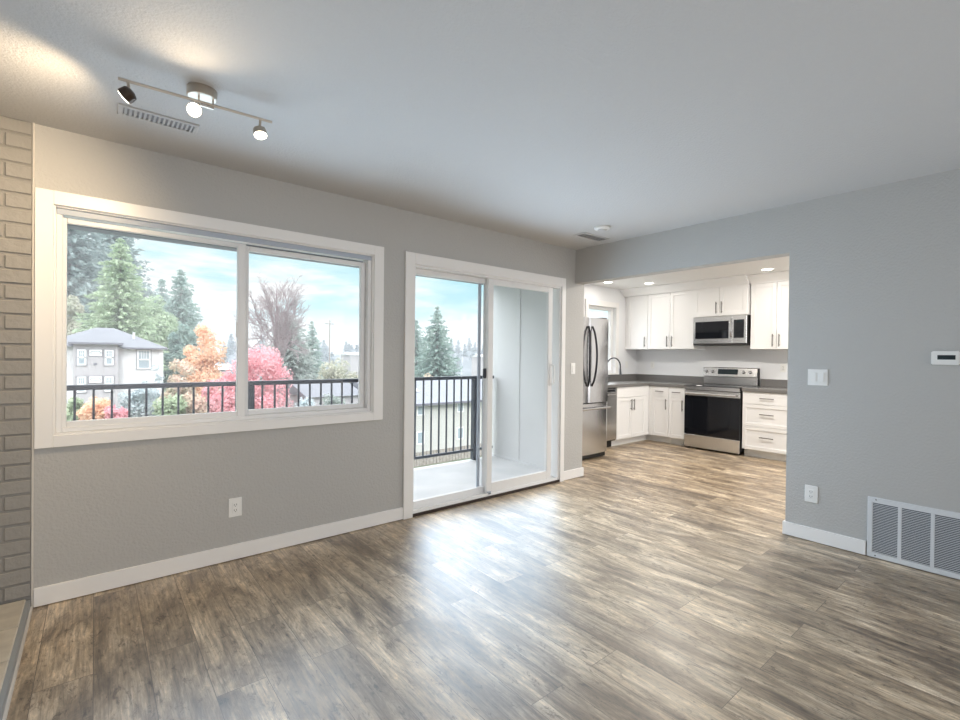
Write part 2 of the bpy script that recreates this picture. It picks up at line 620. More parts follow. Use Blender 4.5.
# baseboards
BH, BT = 0.098, 0.014
b = MB().box(-0.235, D - BT, 0.004, 1.889, D, BH, bev=.002)
struct(b.build('baseboard_left', 'trim_white'))
b = MB().box(3.80, D - BT, 0.004, 4.135, D, BH, bev=.002).box(4.12, D, 0.004, 4.135, D + .2, BH, bev=.002)
struct(b.build('baseboard_stub', 'trim_white'))
b = MB().box(R - BT, 0.785, 0.004, R, 1.272, BH, bev=.002).box(R, 1.258, 0.004, RB, 1.272, BH, bev=.002)
b.box(R - BT, YB, 0.004, R, -0.02, BH, bev=.002)
struct(b.build('baseboard_right', 'trim_white'))
struct(MB().box(XL, YB, 0.0, R - BT, YB + BT, BH).build('baseboard_back', 'trim_white'))


# ------------------------------------------------------------------ window 1 (slider)
def frame_ring(x0, z0, x1, z1, y0, y1, w, bev=.003, wb=None, wt=None):
    wb = w if wb is None else wb
    wt = w if wt is None else wt
    return MB().box(x0, y0, z0, x0 + w, y1, z1, bev).box(x1 - w, y0, z0, x1, y1, z1, bev).box(x0 + w, y0, z0, x1 - w, y1, z0 + wb, bev).box(x0 + w, y0, z1 - wt, x1 - w, y1, z1, bev)


w1 = struct(root('window_1', (0.73, D, WZ0)))
b = MB()
y0 = D - 0.020
b.box(-0.234, y0, 0.806, WX0 + .004, D, 2.118, .002).box(WX1 - .004, y0, 0.806, 1.701, D, 2.118, .002)
b.box(WX0 + .004, y0, 2.048, WX1 - .004, D, 2.118, .002).box(WX0 + .004, y0, 0.806, WX1 - .004, D, 0.866, .002)
b.build('casing', 'trim_white', w1)
frame_ring(WX0, WZ0, WX1, WZ1, D - .002, D + 0.03, 0.012, .001).build('jamb_liner', 'trim_white', w1)
frame_ring(WX0 + .012, WZ0 + .012, WX1 - .012, WZ1 - .012, D + 0.016, D + 0.11, 0.026).build('outer_frame', 'vinyl_white', w1)
s = frame_ring(-0.142, 0.895, 0.748, 1.997, D + 0.028, D + 0.058, 0.028, wb=.034, wt=.026)
s.box(0.700, D + .022, 0.895, 0.748, D + 0.060, 1.995, .003)
s.build('sliding_sash', 'vinyl_white', w1)
frame_ring(0.740, 0.895, 1.586, 1.995, D + 0.064, D + 0.096, 0.034, wb=.036, wt=.030).build('fixed_sash', 'vinyl_white', w1)
MB().box(-0.117, D + .041, 0.926, 0.705, D + .045, 1.973).build('pane', 'glass', w1)
MB().box(0.772, D + .078, 0.928, 1.554, D + .082, 1.967).build('pane', 'glass', w1)
MB().box(WX0 + .014, D + .012, 2.008, WX1 - .014, D + .018, 2.040, .002).build('head_track_shade', 'track_shade_gray', w1)  # bluish shade of the frame head put into this strip's colour
MB().box(1.165, D + .050, 1.962, 1.195, D + .066, 1.985, .003).build('latch', 'vinyl_white', w1)
MB().box(0.690, D + .012, 1.40, 0.703, D + .026, 1.50, .003).build('sash_pull', 'vinyl_white', w1)

# ------------------------------------------------------------------ sliding glass door
d1 = struct(root('door_1', (2.85, D, 0)))
b = MB()
b.box(1.889, y0, 0.0, DX0 + .006, D, 2.115, .002).box(DX1 - .004, y0, 0.0, 3.800, D, 2.115, .002)
b.box(DX0 + .006, y0, 2.026, DX1 - .004, D, 2.115, .002)
b.build('casing', 'trim_white', d1)
frame_ring(DX0, 0.022, DX1, DZ1, D - .002, D + 0.13, 0.022, .002, wb=.012).build('outer_frame', 'vinyl_white', d1)
MB().box(DX0, D - 0.012, -0.02, DX1, D + 0.148, 0.022).build('threshold', 'threshold_brown', d1)
sl = MB().box(DX0 + .022, D + .004, 0.030, DX1 - .022, D + .016, 0.048, .002).box(DX0 + .022, D + .058, 0.030, DX1 - .022, D + .066, 0.052, .002)
sl.box(DX0 + .022, D + .10, 0.030, DX1 - .022, D + .108, 0.052, .002)
sl.build('track', 'vinyl_white', d1)
# fixed left panel and sliding right panel
frame_ring(DX0 + .018, 0.034, 2.83, 2.008, D + 0.068, D + 0.106, 0.045, .003, wb=.06, wt=.042).build('fixed_panel', 'vinyl_white', d1)
frame_ring(2.775, 0.034, 3.640, 2.008, D + 0.018, D + 0.056, 0.062, .003, wb=.098, wt=.052).build('sliding_panel', 'vinyl_white', d1)
MB().box(2.00, D + .085, 0.08, 2.79, D + .089, 1.975).build('pane', 'glass', d1)
MB().box(2.83, D + .035, 0.11, 3.59, D + .039, 1.965).build('pane', 'glass', d1)
# screen door stile standing outside the fixed panel
frame_ring(2.735, 0.055, 2.835, 2.000, D + 0.108, D + 0.124, 0.030, .002).build('screen_stile', 'track_shade_gray', d1)
MB().box(2.752, D + .040, 1.095, 2.786, D + .066, 1.185, .006, 2).build('screen_latch', 'latch_dark', d1)
hd = MB().tube([(3.615, D + .018, 1.22), (3.622, D - .018, 1.21), (3.622, D - .026, 1.18), (3.622, D - .026, 1.06), (3.622, D - .018, 1.03), (3.615, D + .018, 1.02)], 0.009, 8)
hd.box(3.598, D + .010, 1.00, 3.632, D + .019, 1.24, .003)
hd.build('handle', 'vinyl_white', d1, smooth=False)
MB().box(2.78, D + .004, 0.030, 2.82, D + .017, 0.060, .003).build('roller_stop', 'track_shade_gray', d1)

# ------------------------------------------------------------------ kitchen window and added unseen rear window
w2 = struct(root('window_2', (6.3, KY, KWZ0)))
b = MB()
b.box(KWX0 - .075, KY - .018, 0.945, KWX0, KY, 2.205, .002).box(KWX1, KY - .018, 0.945, KWX1 + .075, KY, 2.205, .002)
b.box(KWX0, KY - .018, 2.12, KWX1, KY, 2.205, .002).box(KWX0 - .075, KY - .035, 1.018, KWX1 + .075, KY, 1.042, .002)
b.build('casing', 'trim_white', w2)
frame_ring(KWX0, KWZ0, KWX1, KWZ1, KY + .05, KY + .12, 0.045).build('frame', 'vinyl_white', w2)
MB().box((KWX0 + KWX1) / 2 - .3, KY + .07, KWZ0 + .04, (KWX0 + KWX1) / 2 - .265, KY + .10, KWZ1 - .04).build('mullion', 'vinyl_white', w2)
MB().box(KWX0 + .04, KY + .085, KWZ0 + .04, KWX1 - .04, KY + .089, KWZ1 - .04).build('pane', 'glass', w2)
w3 = struct(root('added_window', (1.2, YB, 0.7)))  # unseen window with closed blind, put in to go with the rear fill lamp
frame_ring(-0.2, 0.7, 2.6, 2.3, YB, YB + .03, 0.07).build('frame', 'trim_white', w3)
MB().box(-0.13, YB, 0.77, 2.53, YB + .012, 2.23).build('added_blind', 'house_wall_light', w3)


# ------------------------------------------------------------------ wall plates
def plate(name, axis, c, w, hgt, label, cat, kind):
    """axis 'y': on a wall facing -Y; axis 'x': on a wall facing -X; c = centre on the wall face"""
    r = root(name, c, label, cat)
    cx, cy, cz = c

    def bx(mb, a0, d0, z0, a1, d1, z1, bev=0.0):
        if axis == 'y':
            mb.box(cx + a0, cy - d0, cz + z0, cx + a1, cy - d1, cz + z1, bev)
        else:
            mb.box(cx - d0, cy - a0, cz + z0, cx - d1, cy - a1, cz + z1, bev)
        return mb
    bx(MB(), -w / 2, 0, -hgt / 2, w / 2, .006, hgt / 2, .002).build('cover_plate', 'plastic_white', r)
    if kind == 'outlet':
        bx(MB(), -.0175, .006, -.034, .0175, .009, .034, .0015).build('receptacle', 'plastic_white', r)
        m_ = MB()
        for zz in (-.017, .017):
            bx(m_, -.008, .009, zz - .004, -.0055, .0096, zz + .006)
            bx(m_, .0055, .009, zz - .004, .008, .0096, zz + .006)
            bx(m_, -.002, .009, zz - .011, .002, .0096, zz - .007)
        m_.build('slots', 'slot_dark', r)
    elif kind == 'switch':
        bx(MB(), -.0165, .006, -.033, .0165, .010, .033, .0015).build('rocker', 'plastic_white', r)
    elif kind == 'double':
        bx(MB(), -.040, .006, -.033, -.007, .010, .033, .0015).build('rocker', 'plastic_white', r)
        bx(MB(), .007, .006, -.033, .040, .010, .033, .0015).build('rocker', 'plastic_white', r)
    return r


plate('wall_outlet', 'y', (0.688, D, 0.330), .075, .118, 'white outlet on the wall below the wide window', 'outlet', 'outlet')
plate('light_switch', 'y', (3.945, D, 1.176), .072, .118, 'single white light switch between the sliding door and the fridge', 'light switch', 'switch')
plate('light_switch', 'x', (R, 1.07, 1.172), .118, .115, 'wide white double switch alone on the right wall', 'light switch', 'double')
plate('wall_outlet', 'x', (R, 1.097, 0.337), .078, .120, 'white outlet low on the right wall above its baseboard', 'outlet', 'outlet')
plate('wall_outlet', 'x', (KX, 4.33, 1.18), .072, .115, 'white outlet on the kitchen backsplash below the corner wall cabinets', 'outlet', 'outlet')
plate('wall_outlet', 'x', (KX, 2.37, 1.18), .072, .115, 'white outlet on the backsplash right of the range', 'outlet', 'outlet')
plate('light_switch', 'y', (7.02, KY, 1.18), .072, .115, 'white switch plate between kitchen window and back corner', 'light switch', 'switch')

# thermostat
th = root('thermostat', (R, 0.42, 1.315), 'white rectangular thermostat with a dark display on the right wall', 'thermostat')
MB().box(R - .024, 0.360, 1.274, R, 0.484, 1.356, .005, 2).build('housing', 'plastic_white', th)
MB().box(R - .026, 0.378, 1.305, R - .022, 0.456, 1.332, .001).build('display', 'lcd_dark', th)

# return-air grille
vg = root('return_air_grille', (R, 0.40, 0.0), 'large white louvered return air grille low on the right wall', 'vent')
y1, yn = 0.778, 0.005
z0, z1 = 0.005, 0.398
b = MB().box(R - .012, yn, z0, R, y1, z0 + .032, .002).box(R - .012, yn, z1 - .032, R, y1, z1, .002).box(R - .012, y1 - .026, z0 + .032, R, y1, z1 - .032, .002).box(R - .012, yn, z0 + .032, R, yn + .026, z1 - .032, .002)
b.build('frame', 'grille_white', vg)
MB().box(R - .0015, yn + .02, z0 + .02, R - .0005, y1 - .02, z1 - .02).build('backing', 'grille_back', vg)
for yc in (0.617, 0.465, 0.313, 0.161):
    MB().box(R - .011, yc - .009, z0 + .030, R - .001, yc + .009, z1 - .030, .001).build('divider', 'grille_white', vg)
b = MB()
n = 32
for i in range(n):
    zc = z0 + .036 + i * (z1 - z0 - .072) / (n - 1)
    b.prism([(R - .0105, yn + .02, zc + .0005), (R - .0105, yn + .02, zc + .0045), (R - .002, yn + .02, zc + .0005), (R - .002, yn + .02, zc - .0015)], (0, y1 - yn - .04, 0))
b.build('louvers', 'grille_white', vg)
for yy in (0.735, 0.05):
    for zz in (z0 + .014, z1 - .014):
        MB().cone((R - .012, yy, zz), (R - .0135, yy, zz), .004, .003, 10).build('screw', 'slot_dark', vg)


# ------------------------------------------------------------------ ceiling things
def register(x0, yy0, x1, yy1, along, label, nsl):
    r = root('ceiling_register', ((x0 + x1) / 2, (yy0 + yy1) / 2, H), label, 'vent', None)
    b = MB()
    f = .020
    for q in ((x0, yy0, x1, yy0 + f), (x0, yy1 - f, x1, yy1), (x0, yy0 + f, x0 + f, yy1 - f), (x1 - f, yy0 + f, x1, yy1 - f)):
        b.box(q[0], q[1], H - .008, q[2], q[3], H, .002)
    b.build('frame', 'ceiling_paint', r)
    MB().box(x0 + f, yy0 + f, H - .0012, x1 - f, yy1 - f, H - .0004).build('backing', 'register_back', r)
    b = MB()
    for i in range(nsl):
        if along == 'x':
            c = x0 + f + (i + .5) * (x1 - x0 - 2 * f) / nsl
            b.prism([(c - .006, yy0 + f, H - .010), (c - .004, yy0 + f, H - .010), (c + .006, yy0 + f, H - .002), (c + .003, yy0 + f, H - .002)], (0, yy1 - yy0 - 2 * f, 0))
        else:
            c = yy0 + f + (i + .5) * (yy1 - yy0 - 2 * f) / nsl
            b.prism([(x0 + f, c - .007, H - .010), (x0 + f, c - .004, H - .010), (x0 + f, c + .008, H - .002), (x0 + f, c + .004, H - .002)], (x1 - x0 - 2 * f, 0, 0))
    b.build('louvers', 'ceiling_paint', r)
    return r


register(0.080, 2.735, 0.405, 2.855, 'x', 'white ceiling register behind the track light', 15)
register(3.46, 2.735, 3.83, 2.875, 'y', 'small white ceiling register in the far corner beside the smoke detector', 3)
sd = root('smoke_detector', (3.44, 2.535, H), 'round white smoke detector on the ceiling before the far corner', 'smoke detector')
MB().lathe((3.44, 2.535, H), (0, 0, -1), [(0, .066), (.008, .068), (.018, .066), (.026, .05)], 28).build('base', 'plastic_white', sd, smooth=False)
MB().lathe((3.44, 2.535, H - .026), (0, 0, -1), [(0, .040), (.008, .038), (.012, .03)], 24).build('sensor_cap', 'ceiling_paint', sd)

# track light
tlr = root('track_light', (0.358, 2.365, H), 'brushed nickel track light with three round spot heads, on the ceiling', 'ceiling light')
MB().lathe((0.358, 2.365, H), (0, 0, -1), [(0, .058), (.034, .058), (.037, .054), (.037, .0)], 32).build('canopy', 'nickel', tlr)
b = MB().box(.394, 2.342, 2.366, .400, 2.354, 2.404).box(.340, 2.342, 2.366, .346, 2.354, 2.404).box(.340, 2.342, 2.362, .400, 2.354, 2.3685)
b.build('bracket', 'nickel', tlr)
TB = 2.378
MB().tube([(0.068, 2.360, TB), (0.638, 2.333, TB)], .0060, 10).build('bar', 'nickel', tlr)


def spot_head(x, y, zc, d, glow_e, housing):
    d = Vector(d).normalized()
    c = Vector((x, y, zc))
    hb = MB().lathe(c - d * .020, d, [(-.004, .010), (0, .021), (.005, .028), (.028, .030), (.034, .030)], 26)
    o = hb.build('spot_head', housing, tlr)
    MB().cone((x, y, TB), tuple(c - d * .012), .005, .005, 10).build('stem', 'nickel', o)
    MB().lathe(c + d * .0145, d, [(0, .027), (.003, .025)], 26).build('lens', 'lamp_glow', o)
    lamp('spot_lamp', 'SPOT', tuple(c + d * .03), glow_e, WARM, rot=tuple(d), spot_size=2.7, spot_blend=1.0, shadow_soft_size=.03)


spot_head(0.098, 2.358, 2.324, (-.57, .42, -.46), 62, 'nickel_dark')
spot_head(0.327, 2.347, 2.336, (-.18, -.86, -.40), 13, 'nickel')
spot_head(0.587, 2.335, 2.315, (.05, -.30, -.95), 6, 'nickel')

# kitchen downlights
cans = [(6.00, 4.30), (6.53, 3.94), (6.59, 2.33), (5.3, 2.9), (5.25, 1.5), (6.2, 1.0)]  # last three are out of view, added to light the kitchen
labs = ['recessed downlight nearest the kitchen window', 'recessed downlight above the left wall cabinets', 'recessed downlight above the right wall cabinets',
        'added unseen recessed downlight in mid kitchen ceiling before the fridge', 'added unseen recessed downlight in the kitchen ceiling behind the right wall', 'added recessed downlight at the hidden right end of kitchen ceiling']
for (x, y), lb in zip(cans, labs):
    r = root('recessed_downlight', (x, y, H), lb, 'ceiling light', 'kitchen downlights')
    MB().lathe((x, y, H), (0, 0, -1), [(0, .078), (.004, .076), (.006, .066)], 28).build('trim_ring', 'trim_white', r)
    MB().lathe((x, y, H - .006), (0, 0, -1), [(0, .062), (.002, .060)], 28).build('lens', 'can_glow', r)
    lamp('downlight_lamp', 'AREA', (x, y, H - .012), 2.2 if y > 2.2 and x > 5.9 else 30, (1.0, 0.94, 0.86), rot=(0, 0, -1), shape='DISK', size=.12)


# ------------------------------------------------------------------ kitchen cabinets
class Face:
    """a = along the run, d = out of the front, z = up"""
    def __init__(self, axis, f):
        self.axis, self.f = axis, f

    def pt(self, a, d, z):
        return (self.f - d, a, z) if self.axis == 'x' else (a, self.f - d, z)

    def box(self, mb, a0, d0, z0, a1, d1, z1, bev=0.0, seg=1):
        p, q = self.pt(a0, d0, z0), self.pt(a1, d1, z1)
        mb.box(*p, *q, bev, seg)
        return mb


def shaker(F, a0, a1, z0, z1, st=.055, name='door', parent=None, slab=False):
    g = .0022
    a0, a1 = min(a0, a1) + g, max(a0, a1) - g
    z0, z1 = z0 + g, z1 - g
    mb = MB()
    t0, t1 = 0.001, .020
    if slab:
        F.box(mb, a0, t0, z0, a1, t1, z1, .0015)
    else:
        F.box(mb, a0, t0, z0, a0 + st, t1, z1, .0012)
        F.box(mb, a1 - st, t0, z0, a1, t1, z1, .0012)
        F.box(mb, a0 + st, t0, z0, a1 - st, t1, z0 + st, .0012)
        F.box(mb, a0 + st, t0, z1 - st, a1 - st, t1, z1, .0012)
        F.box(mb, a0 + st - .004, t0, z0 + st - .004, a1 - st + .004, t1 - .010, z1 - st + .004)
    return mb.build(name, 'cabinet_white', parent)


def pull(F, a, z, length, vertical, parent):
    mb = MB()
    d0, d1 = .0195, .045
    if vertical:
        mb.tube([F.pt(a, d1, z - length / 2), F.pt(a, d1, z + length / 2)], .0062, 8)
        for s_ in (-1, 1):
            mb.tube([F.pt(a, d0, z + s_ * length * .36), F.pt(a, d1, z + s_ * length * .36)], .005, 6)
    else:
        mb.tube([F.pt(a - length / 2, d1, z), F.pt(a + length / 2, d1, z)], .0062, 8)
        for s_ in (-1, 1):
            mb.tube([F.pt(a + s_ * length * .36, d0, z), F.pt(a + s_ * length * .36, d1, z)], .005, 6)
    mb.build('handle', 'pull_dark', parent)


FX = Face('x', 6.718)      # back run bases (box face)
FY = Face('y', 4.038)      # left run bases
ZK, ZC = 0.105, 0.868      # kick top, box top


def base(F, a0, a1, depth, label, kind, hs):
    lo, hi = min(a0, a1), max(a0, a1)
    r = root('base_cabinet', F.pt((lo + hi) / 2, -depth / 2, 0), label, 'cabinet', 'kitchen base cabinets')
    F.box(MB(), lo, 0, ZK, hi, -depth, ZC).build('cabinet_box', 'cabinet_white', r)
    F.box(MB(), lo, -.065, 0, hi, -.085, ZK).build('toe_kick', 'kick_white', r)
    if kind == 'drawers':
        zz = [ZK, 0.412, 0.705, ZC]
        for i in range(3):
            o = shaker(F, lo, hi, zz[i], zz[i + 1], st=.045, name='drawer', parent=r, slab=(i == 2))
            pull(F, (lo + hi) / 2, (zz[i] + zz[i + 1]) / 2 + .02 * (i < 2) * 1, .165, False, o)
    elif kind == 'drawer_door':
        o = shaker(F, lo, hi, 0.712, ZC, name='drawer', parent=r, slab=True)
        pull(F, (lo + hi) / 2, 0.79, .13, False, o)
        o = shaker(F, lo, hi, ZK, 0.712, st=.05, name='door', parent=r)
        pull(F, lo + .035, 0.60, .16, True, o)
    elif kind == 'sink':
        shaker(F, lo, hi, 0.712, ZC, name='false_front', parent=r, slab=True)
        m_ = (lo + hi) / 2
        o = shaker(F, lo, m_, ZK, 0.712, st=.055, name='door', parent=r)
        pull(F, m_ - .035, 0.60, .165, True, o)
        o = shaker(F, m_, hi, ZK, 0.712, st=.055, name='door', parent=r)
        pull(F, m_ + .035, 0.60, .165, True, o)
    return r


base(FY, 5.856, 6.612, .60, 'white sink base cabinet under the kitchen window', 'sink', None)
base(FX, 3.692, 3.972, .60, 'narrow white base cabinet nearest the kitchen corner', 'drawer_door', None)
base(FX, 3.434, 3.690, .60, 'narrow white base cabinet directly left of the range', 'drawer_door', None)
base(FX, 2.048, 2.646, .60, 'white three-drawer base cabinet right of the range', 'drawers', None)
cf = root('corner_filler', (6.68, 4.0, 0), 'narrow white filler strips closing the inside corner of the base cabinets', 'cabinet filler')
b = MB().box(6.614, 4.020, ZK, 6.698, 4.10, ZC).box(6.700, 3.974, ZK, 6.78, 4.018, ZC)
b.build('filler_strip', 'cabinet_white', cf)
MB().box(6.612, 4.103, 0, 6.783, 4.12, ZK).box(6.783, 3.974, 0, 6.80, 4.12, ZK).build('toe_kick', 'kick_white', cf)

# countertops
b = MB().box(5.235, 4.000, ZC, KX, KY, ZC + .045, .004).box(6.676, 3.432, ZC, KX, 4.001, ZC + .045, .004)
ct = root('countertop', (6.6, 4.2, ZC), 'dark grey L-shaped countertop left of the range and under the window', 'countertop')
b.build('slab', 'counter_gray', ct)
MB().box(5.235, KY - .02, ZC + .045, KX, KY, 1.018, .002).box(KX - .02, 3.432, ZC + .045, KX, KY - .02, 1.018, .002).build('backsplash_curb', 'counter_gray', ct)
ct = root('countertop', (7.0, 2.3, ZC), 'short dark grey countertop right of the range', 'countertop')
MB().box(6.676, 2.03, ZC, KX, 2.650, ZC + .045, .004).build('slab', 'counter_gray', ct)
MB().box(KX - .02, 2.03, ZC + .045, KX, 2.650, 1.018, .002).build('backsplash_curb', 'counter_gray', ct)

# wall cabinets
ZU0, ZU1 = 1.440, 2.322


def upper(xf, a0, a1, z0, z1, doors, label):
    F = Face('x', xf + .02)
    lo, hi = min(a0, a1), max(a0, a1)
    r = root('wall_cabinet', F.pt((lo + hi) / 2, -.15, z0), label, 'cabinet', 'kitchen wall cabinets')
    F.box(MB(), lo, 0, z0, hi, -(KX - xf - .02), z1).build('cabinet_box', 'cabinet_white', r)
    for (p, q, hp, hz_) in doors:
        o = shaker(F, p, q, z0, z1, st=.052, parent=r)
        pull(F, hp, hz_, .165, True, o)
    return r


UX = 6.955
upper(UX, 4.212, 4.60, ZU0, ZU1, [(4.212, 4.585, 4.255, 1.56)], 'tall white single-door wall cabinet in the corner by the window')
upper(UX, 3.444, 4.210, ZU0, ZU1, [(3.826, 4.210, 3.868, 1.56), (3.446, 3.826, 3.784, 1.56)], 'tall white two-door wall cabinet left of the microwave')
upper(UX - .03, 2.690, 3.442, 1.912, ZU1, [(3.066, 3.442, 3.104, 2.03), (2.690, 3.066, 3.028, 2.03)], 'short white two-door wall cabinet above the microwave')
upper(UX + .03, 2.050, 2.672, ZU0 - .008, ZU1, [(2.351, 2.670, 2.390, 1.55), (2.052, 2.351, 2.312, 1.55)], 'tall white two-door wall cabinet right of the microwave')
MB().box(UX + .02, 4.602, ZU0, UX + .06, KY, ZU1).build('filler_strip', 'cabinet_white', origin=(UX + .03, 4.62, ZU0))
o = bpy.data.objects['filler_strip.001'] if 'filler_strip.001' in bpy.data.objects else bpy.data.objects['filler_strip']
tag(o, 'thin white filler between corner wall cabinet and window wall', 'cabinet filler')
# crown mouldings
cr = root('crown_moulding', (6.88, 3.6, ZU1), 'white crown moulding above the left wall cabinets and the microwave cabinet', 'moulding')


def crown(x, ya, yb, parent):
    prof = [(x + .02, ya, ZU1), (x - .005, ya, ZU1), (x - .012, ya, ZU1 + .018), (x - .05, ya, ZU1 + .05), (x - .110, ya, ZU1 + .095), (x - .128, ya, ZU1 + .104), (x - .128, ya, H), (x + .02, ya, H)]
    return MB().prism(prof, (0, yb - ya, 0)).build('moulding_length', 'crown_white', parent)


crown(UX - .025, 2.678, KY, cr)
cr2 = root('crown_moulding', (6.95, 2.3, ZU1), 'white crown moulding above the wall cabinet right of the microwave', 'moulding')
crown(UX + .03, 2.050, 2.676, cr2)

# microwave
mwv = root('microwave', (6.95, 3.06, 1.49), 'stainless over-the-range microwave under the short wall cabinet', 'microwave')
F = Face('x', 6.925)
F.box(MB(), 2.694, -.02, 1.492, 3.438, -(KX - 6.925), 1.908, .004).build('body', 'black_matte', mwv)
b = MB()
F.box(b, 2.878, -.02, 1.515, 3.438, .010, 1.908, .004)
dr = b.build('door', 'stainless', mwv)
F.box(MB(), 2.93, .010, 1.585, 3.405, .0125, 1.835, .001).build('window', 'black_gloss', dr)
F.box(MB(), 2.694, -.02, 1.515, 2.880, .010, 1.908, .004).build('control_panel', 'stainless', mwv)
F.box(MB(), 2.726, .010, 1.590, 2.860, .0125, 1.845, .001).build('keypad', 'black_gloss', mwv)
F.box(MB(), 2.745, .0125, 1.805, 2.825, .0130, 1.835).build('display', 'lcd_dark', mwv)
b = MB()
pts = []
for i in range(9):
    tt = i / 8
    pts.append(F.pt(2.890, .012 + .040 * math.sin(math.pi * tt) ** .6, 1.60 + .26 * tt))
b.tube(pts, .011, 8)
b.build('handle', 'chrome', dr, smooth=True)
F.box(MB(), 2.694, -.02, 1.492, 3.438, .006, 1.515, .002).build('bottom_vent', 'black_matte', mwv)

# range
rg = root('range', (6.98, 3.04, 0), 'stainless electric range with a black glass oven door', 'range')
F = Face('x', 6.66)
F.box(MB(), 2.664, -.03, .045, 3.424, -.655, .895, .003).build('body', 'black_matte', rg)
F.box(MB(), 2.664, -.02, .028, 3.424, .004, .205, .004).build('storage_drawer', 'stainless', rg)
b = MB()
F.box(b, 2.664, -.03, .212, 3.424, .004, .765, .004)
od = b.build('oven_door', 'black_gloss', rg)
F.box(MB(), 2.664, -.03, .767, 3.424, .006, .845, .004).build('door_rail', 'stainless', od)
b = MB().tube([F.pt(2.70, .050, .800), F.pt(3.388, .050, .800)], .013, 12)
for a in (2.74, 3.348):
    b.tube([F.pt(a, .002, .800), F.pt(a, .050, .800)], .010, 8)
b.build('handle', 'stainless', od, smooth=False)
F.box(MB(), 2.664, -.03, .852, 3.424, .012, .902, .006, 2).build('front_trim', 'stainless', rg)
F.box(MB(), 2.664, .008, .9025, 3.424, -.60, .914, .003).build('cooktop', 'black_gloss', rg)
G = Face('x', 7.245)
b = MB()
G.box(b, 2.668, 0, .915, 3.428, -.072, 1.035, .004)
b.prism([G.pt(2.668, .032, 1.04), G.pt(2.668, .004, 1.160), G.pt(2.668, -.004, 1.170), G.pt(2.668, -.072, 1.170), G.pt(2.668, -.072, 1.04)], (0, .760, 0))
bgd = b.build('backguard', 'stainless', rg)
G.box(MB(), 2.664, 0, .915, 2.6675, -.072, 1.165).build('side_cap', 'black_matte', rg)
MB().prism([G.pt(2.925, .0265, 1.07), G.pt(2.925, .0285, 1.07), G.pt(2.925, .0110, 1.145), G.pt(2.925, .0090, 1.145)], (0, .28, 0)).build('display_panel', 'lcd_dark', bgd)
for a in (3.375, 3.285, 2.845, 2.755):
    b = MB().lathe(G.pt(a, .0165, 1.105), (-1, 0, .23), [(0, .024), (.006, .024), (.008, .019), (.026, .017), (.028, .014)], 16)
    b.build('knob', 'chrome', bgd)
for a in (2.70, 3.39):
    for dd in (.10, .55):
        p = F.pt(a, -dd, 0)
        MB().cone(p, (p[0], p[1], .045), .018, .018, 10).build('foot', 'black_matte', rg)

# dishwasher
dw = root('dishwasher', (5.55, 4.3, 0), 'dark stainless dishwasher between the fridge and the sink cabinet', 'dishwasher')
F = Face('y', 4.038)
F.box(MB(), 5.252, 0, .10, 5.850, -.58, ZC - .002).build('body', 'black_matte', dw)
ddr = F.box(MB(), 5.254, 0, .115, 5.848, .024, .845, .004).build('door', 'stainless', dw)
F.box(MB(), 5.30, .024, .810, 5.80, .028, .838).build('control_strip', 'black_gloss', ddr)
MB().tube([F.pt(5.32, .055, .775), F.pt(5.79, .055, .775)], .010, 8).box(5.33, 4.038 - .055, .768, 5.345, 4.038 - .022, .782).box(5.765, 4.038 - .055, .768, 5.78, 4.038 - .022, .782).build('handle', 'stainless', ddr)
F.box(MB(), 5.252, -.06, 0, 5.840, -.08, .10).build('toe_kick', 'black_matte', dw)

# refrigerator
def bowed(F, a0, a1, z0, z1, d0, d1, bulge, rr=.014):
    prof = [(a0, d0)]
    n_ = 20
    for i in range(n_ + 1):
        tt = i / n_
        a = a0 + (a1 - a0) * tt
        e = min(a - a0, a1 - a)
        d = d1 - bulge + bulge * (1 - (2 * tt - 1) ** 2)
        if e < rr:
            d -= rr * (1 - math.sqrt(max(0, 1 - (1 - e / rr) ** 2)))
        prof.append((a, d))
    prof.append((a1, d0))
    mb = MB()
    mb.prism([F.pt(a, d, z0) for a, d in prof], (0, 0, z1 - z0))
    return mb


fg = root('refrigerator', (4.81, 4.15, 0), 'tall stainless French-door refrigerator in the kitchen alcove', 'refrigerator')
F = Face('y', 3.765)
X0, X1, XM = 4.400, 5.214, 4.803
F.box(MB(), X0 + .006, 0, .075, X1 - .006, -.84, 1.775, .004).build('body', 'black_matte', fg)
dl = bowed(F, X0, XM - .002, .725, 1.795, .006, .070, .014).build('door', 'fridge_steel', fg)
drr = bowed(F, XM + .002, X1, .725, 1.795, .006, .070, .014).build('door', 'fridge_steel', fg)
fz = bowed(F, X0, X1, .075, .715, .006, .072, .020).build('freezer_drawer', 'fridge_steel', fg)
for xo, par, sg in ((XM - .038, dl, -1), (XM + .038, drr, 1)):
    pts = []
    for i in range(13):
        tt = i / 12
        pts.append(F.pt(xo + sg * .034 * math.sin(math.pi * tt), .070 + .050 * math.sin(math.pi * tt) ** .5, .935 + .75 * tt))
    MB().tube(pts, .013, 10).build('handle', 'handle_black', par, smooth=True)
pts = [F.pt(X0 + .03, .066, .655), F.pt(X0 + .045, .112, .655), F.pt(X1 - .045, .112, .655), F.pt(X1 - .03, .066, .655)]
MB().tube(pts, .013, 10).build('handle', 'fridge_steel', fz)
F.box(MB(), X0 + .01, -.02, .012, X1 - .01, .02, .072, .003).build('toe_grille', 'black_matte', fg)
for xx in (X0 + .06, X1 - .09):
    F.box(MB(), xx, -.06, 0, xx + .05, .01, .02).build('foot', 'chrome', fg)
    F.box(MB(), xx - .04, -.06, 1.775, xx + .05, .05, 1.812, .006).build('hinge_cover', 'pull_dark', fg)

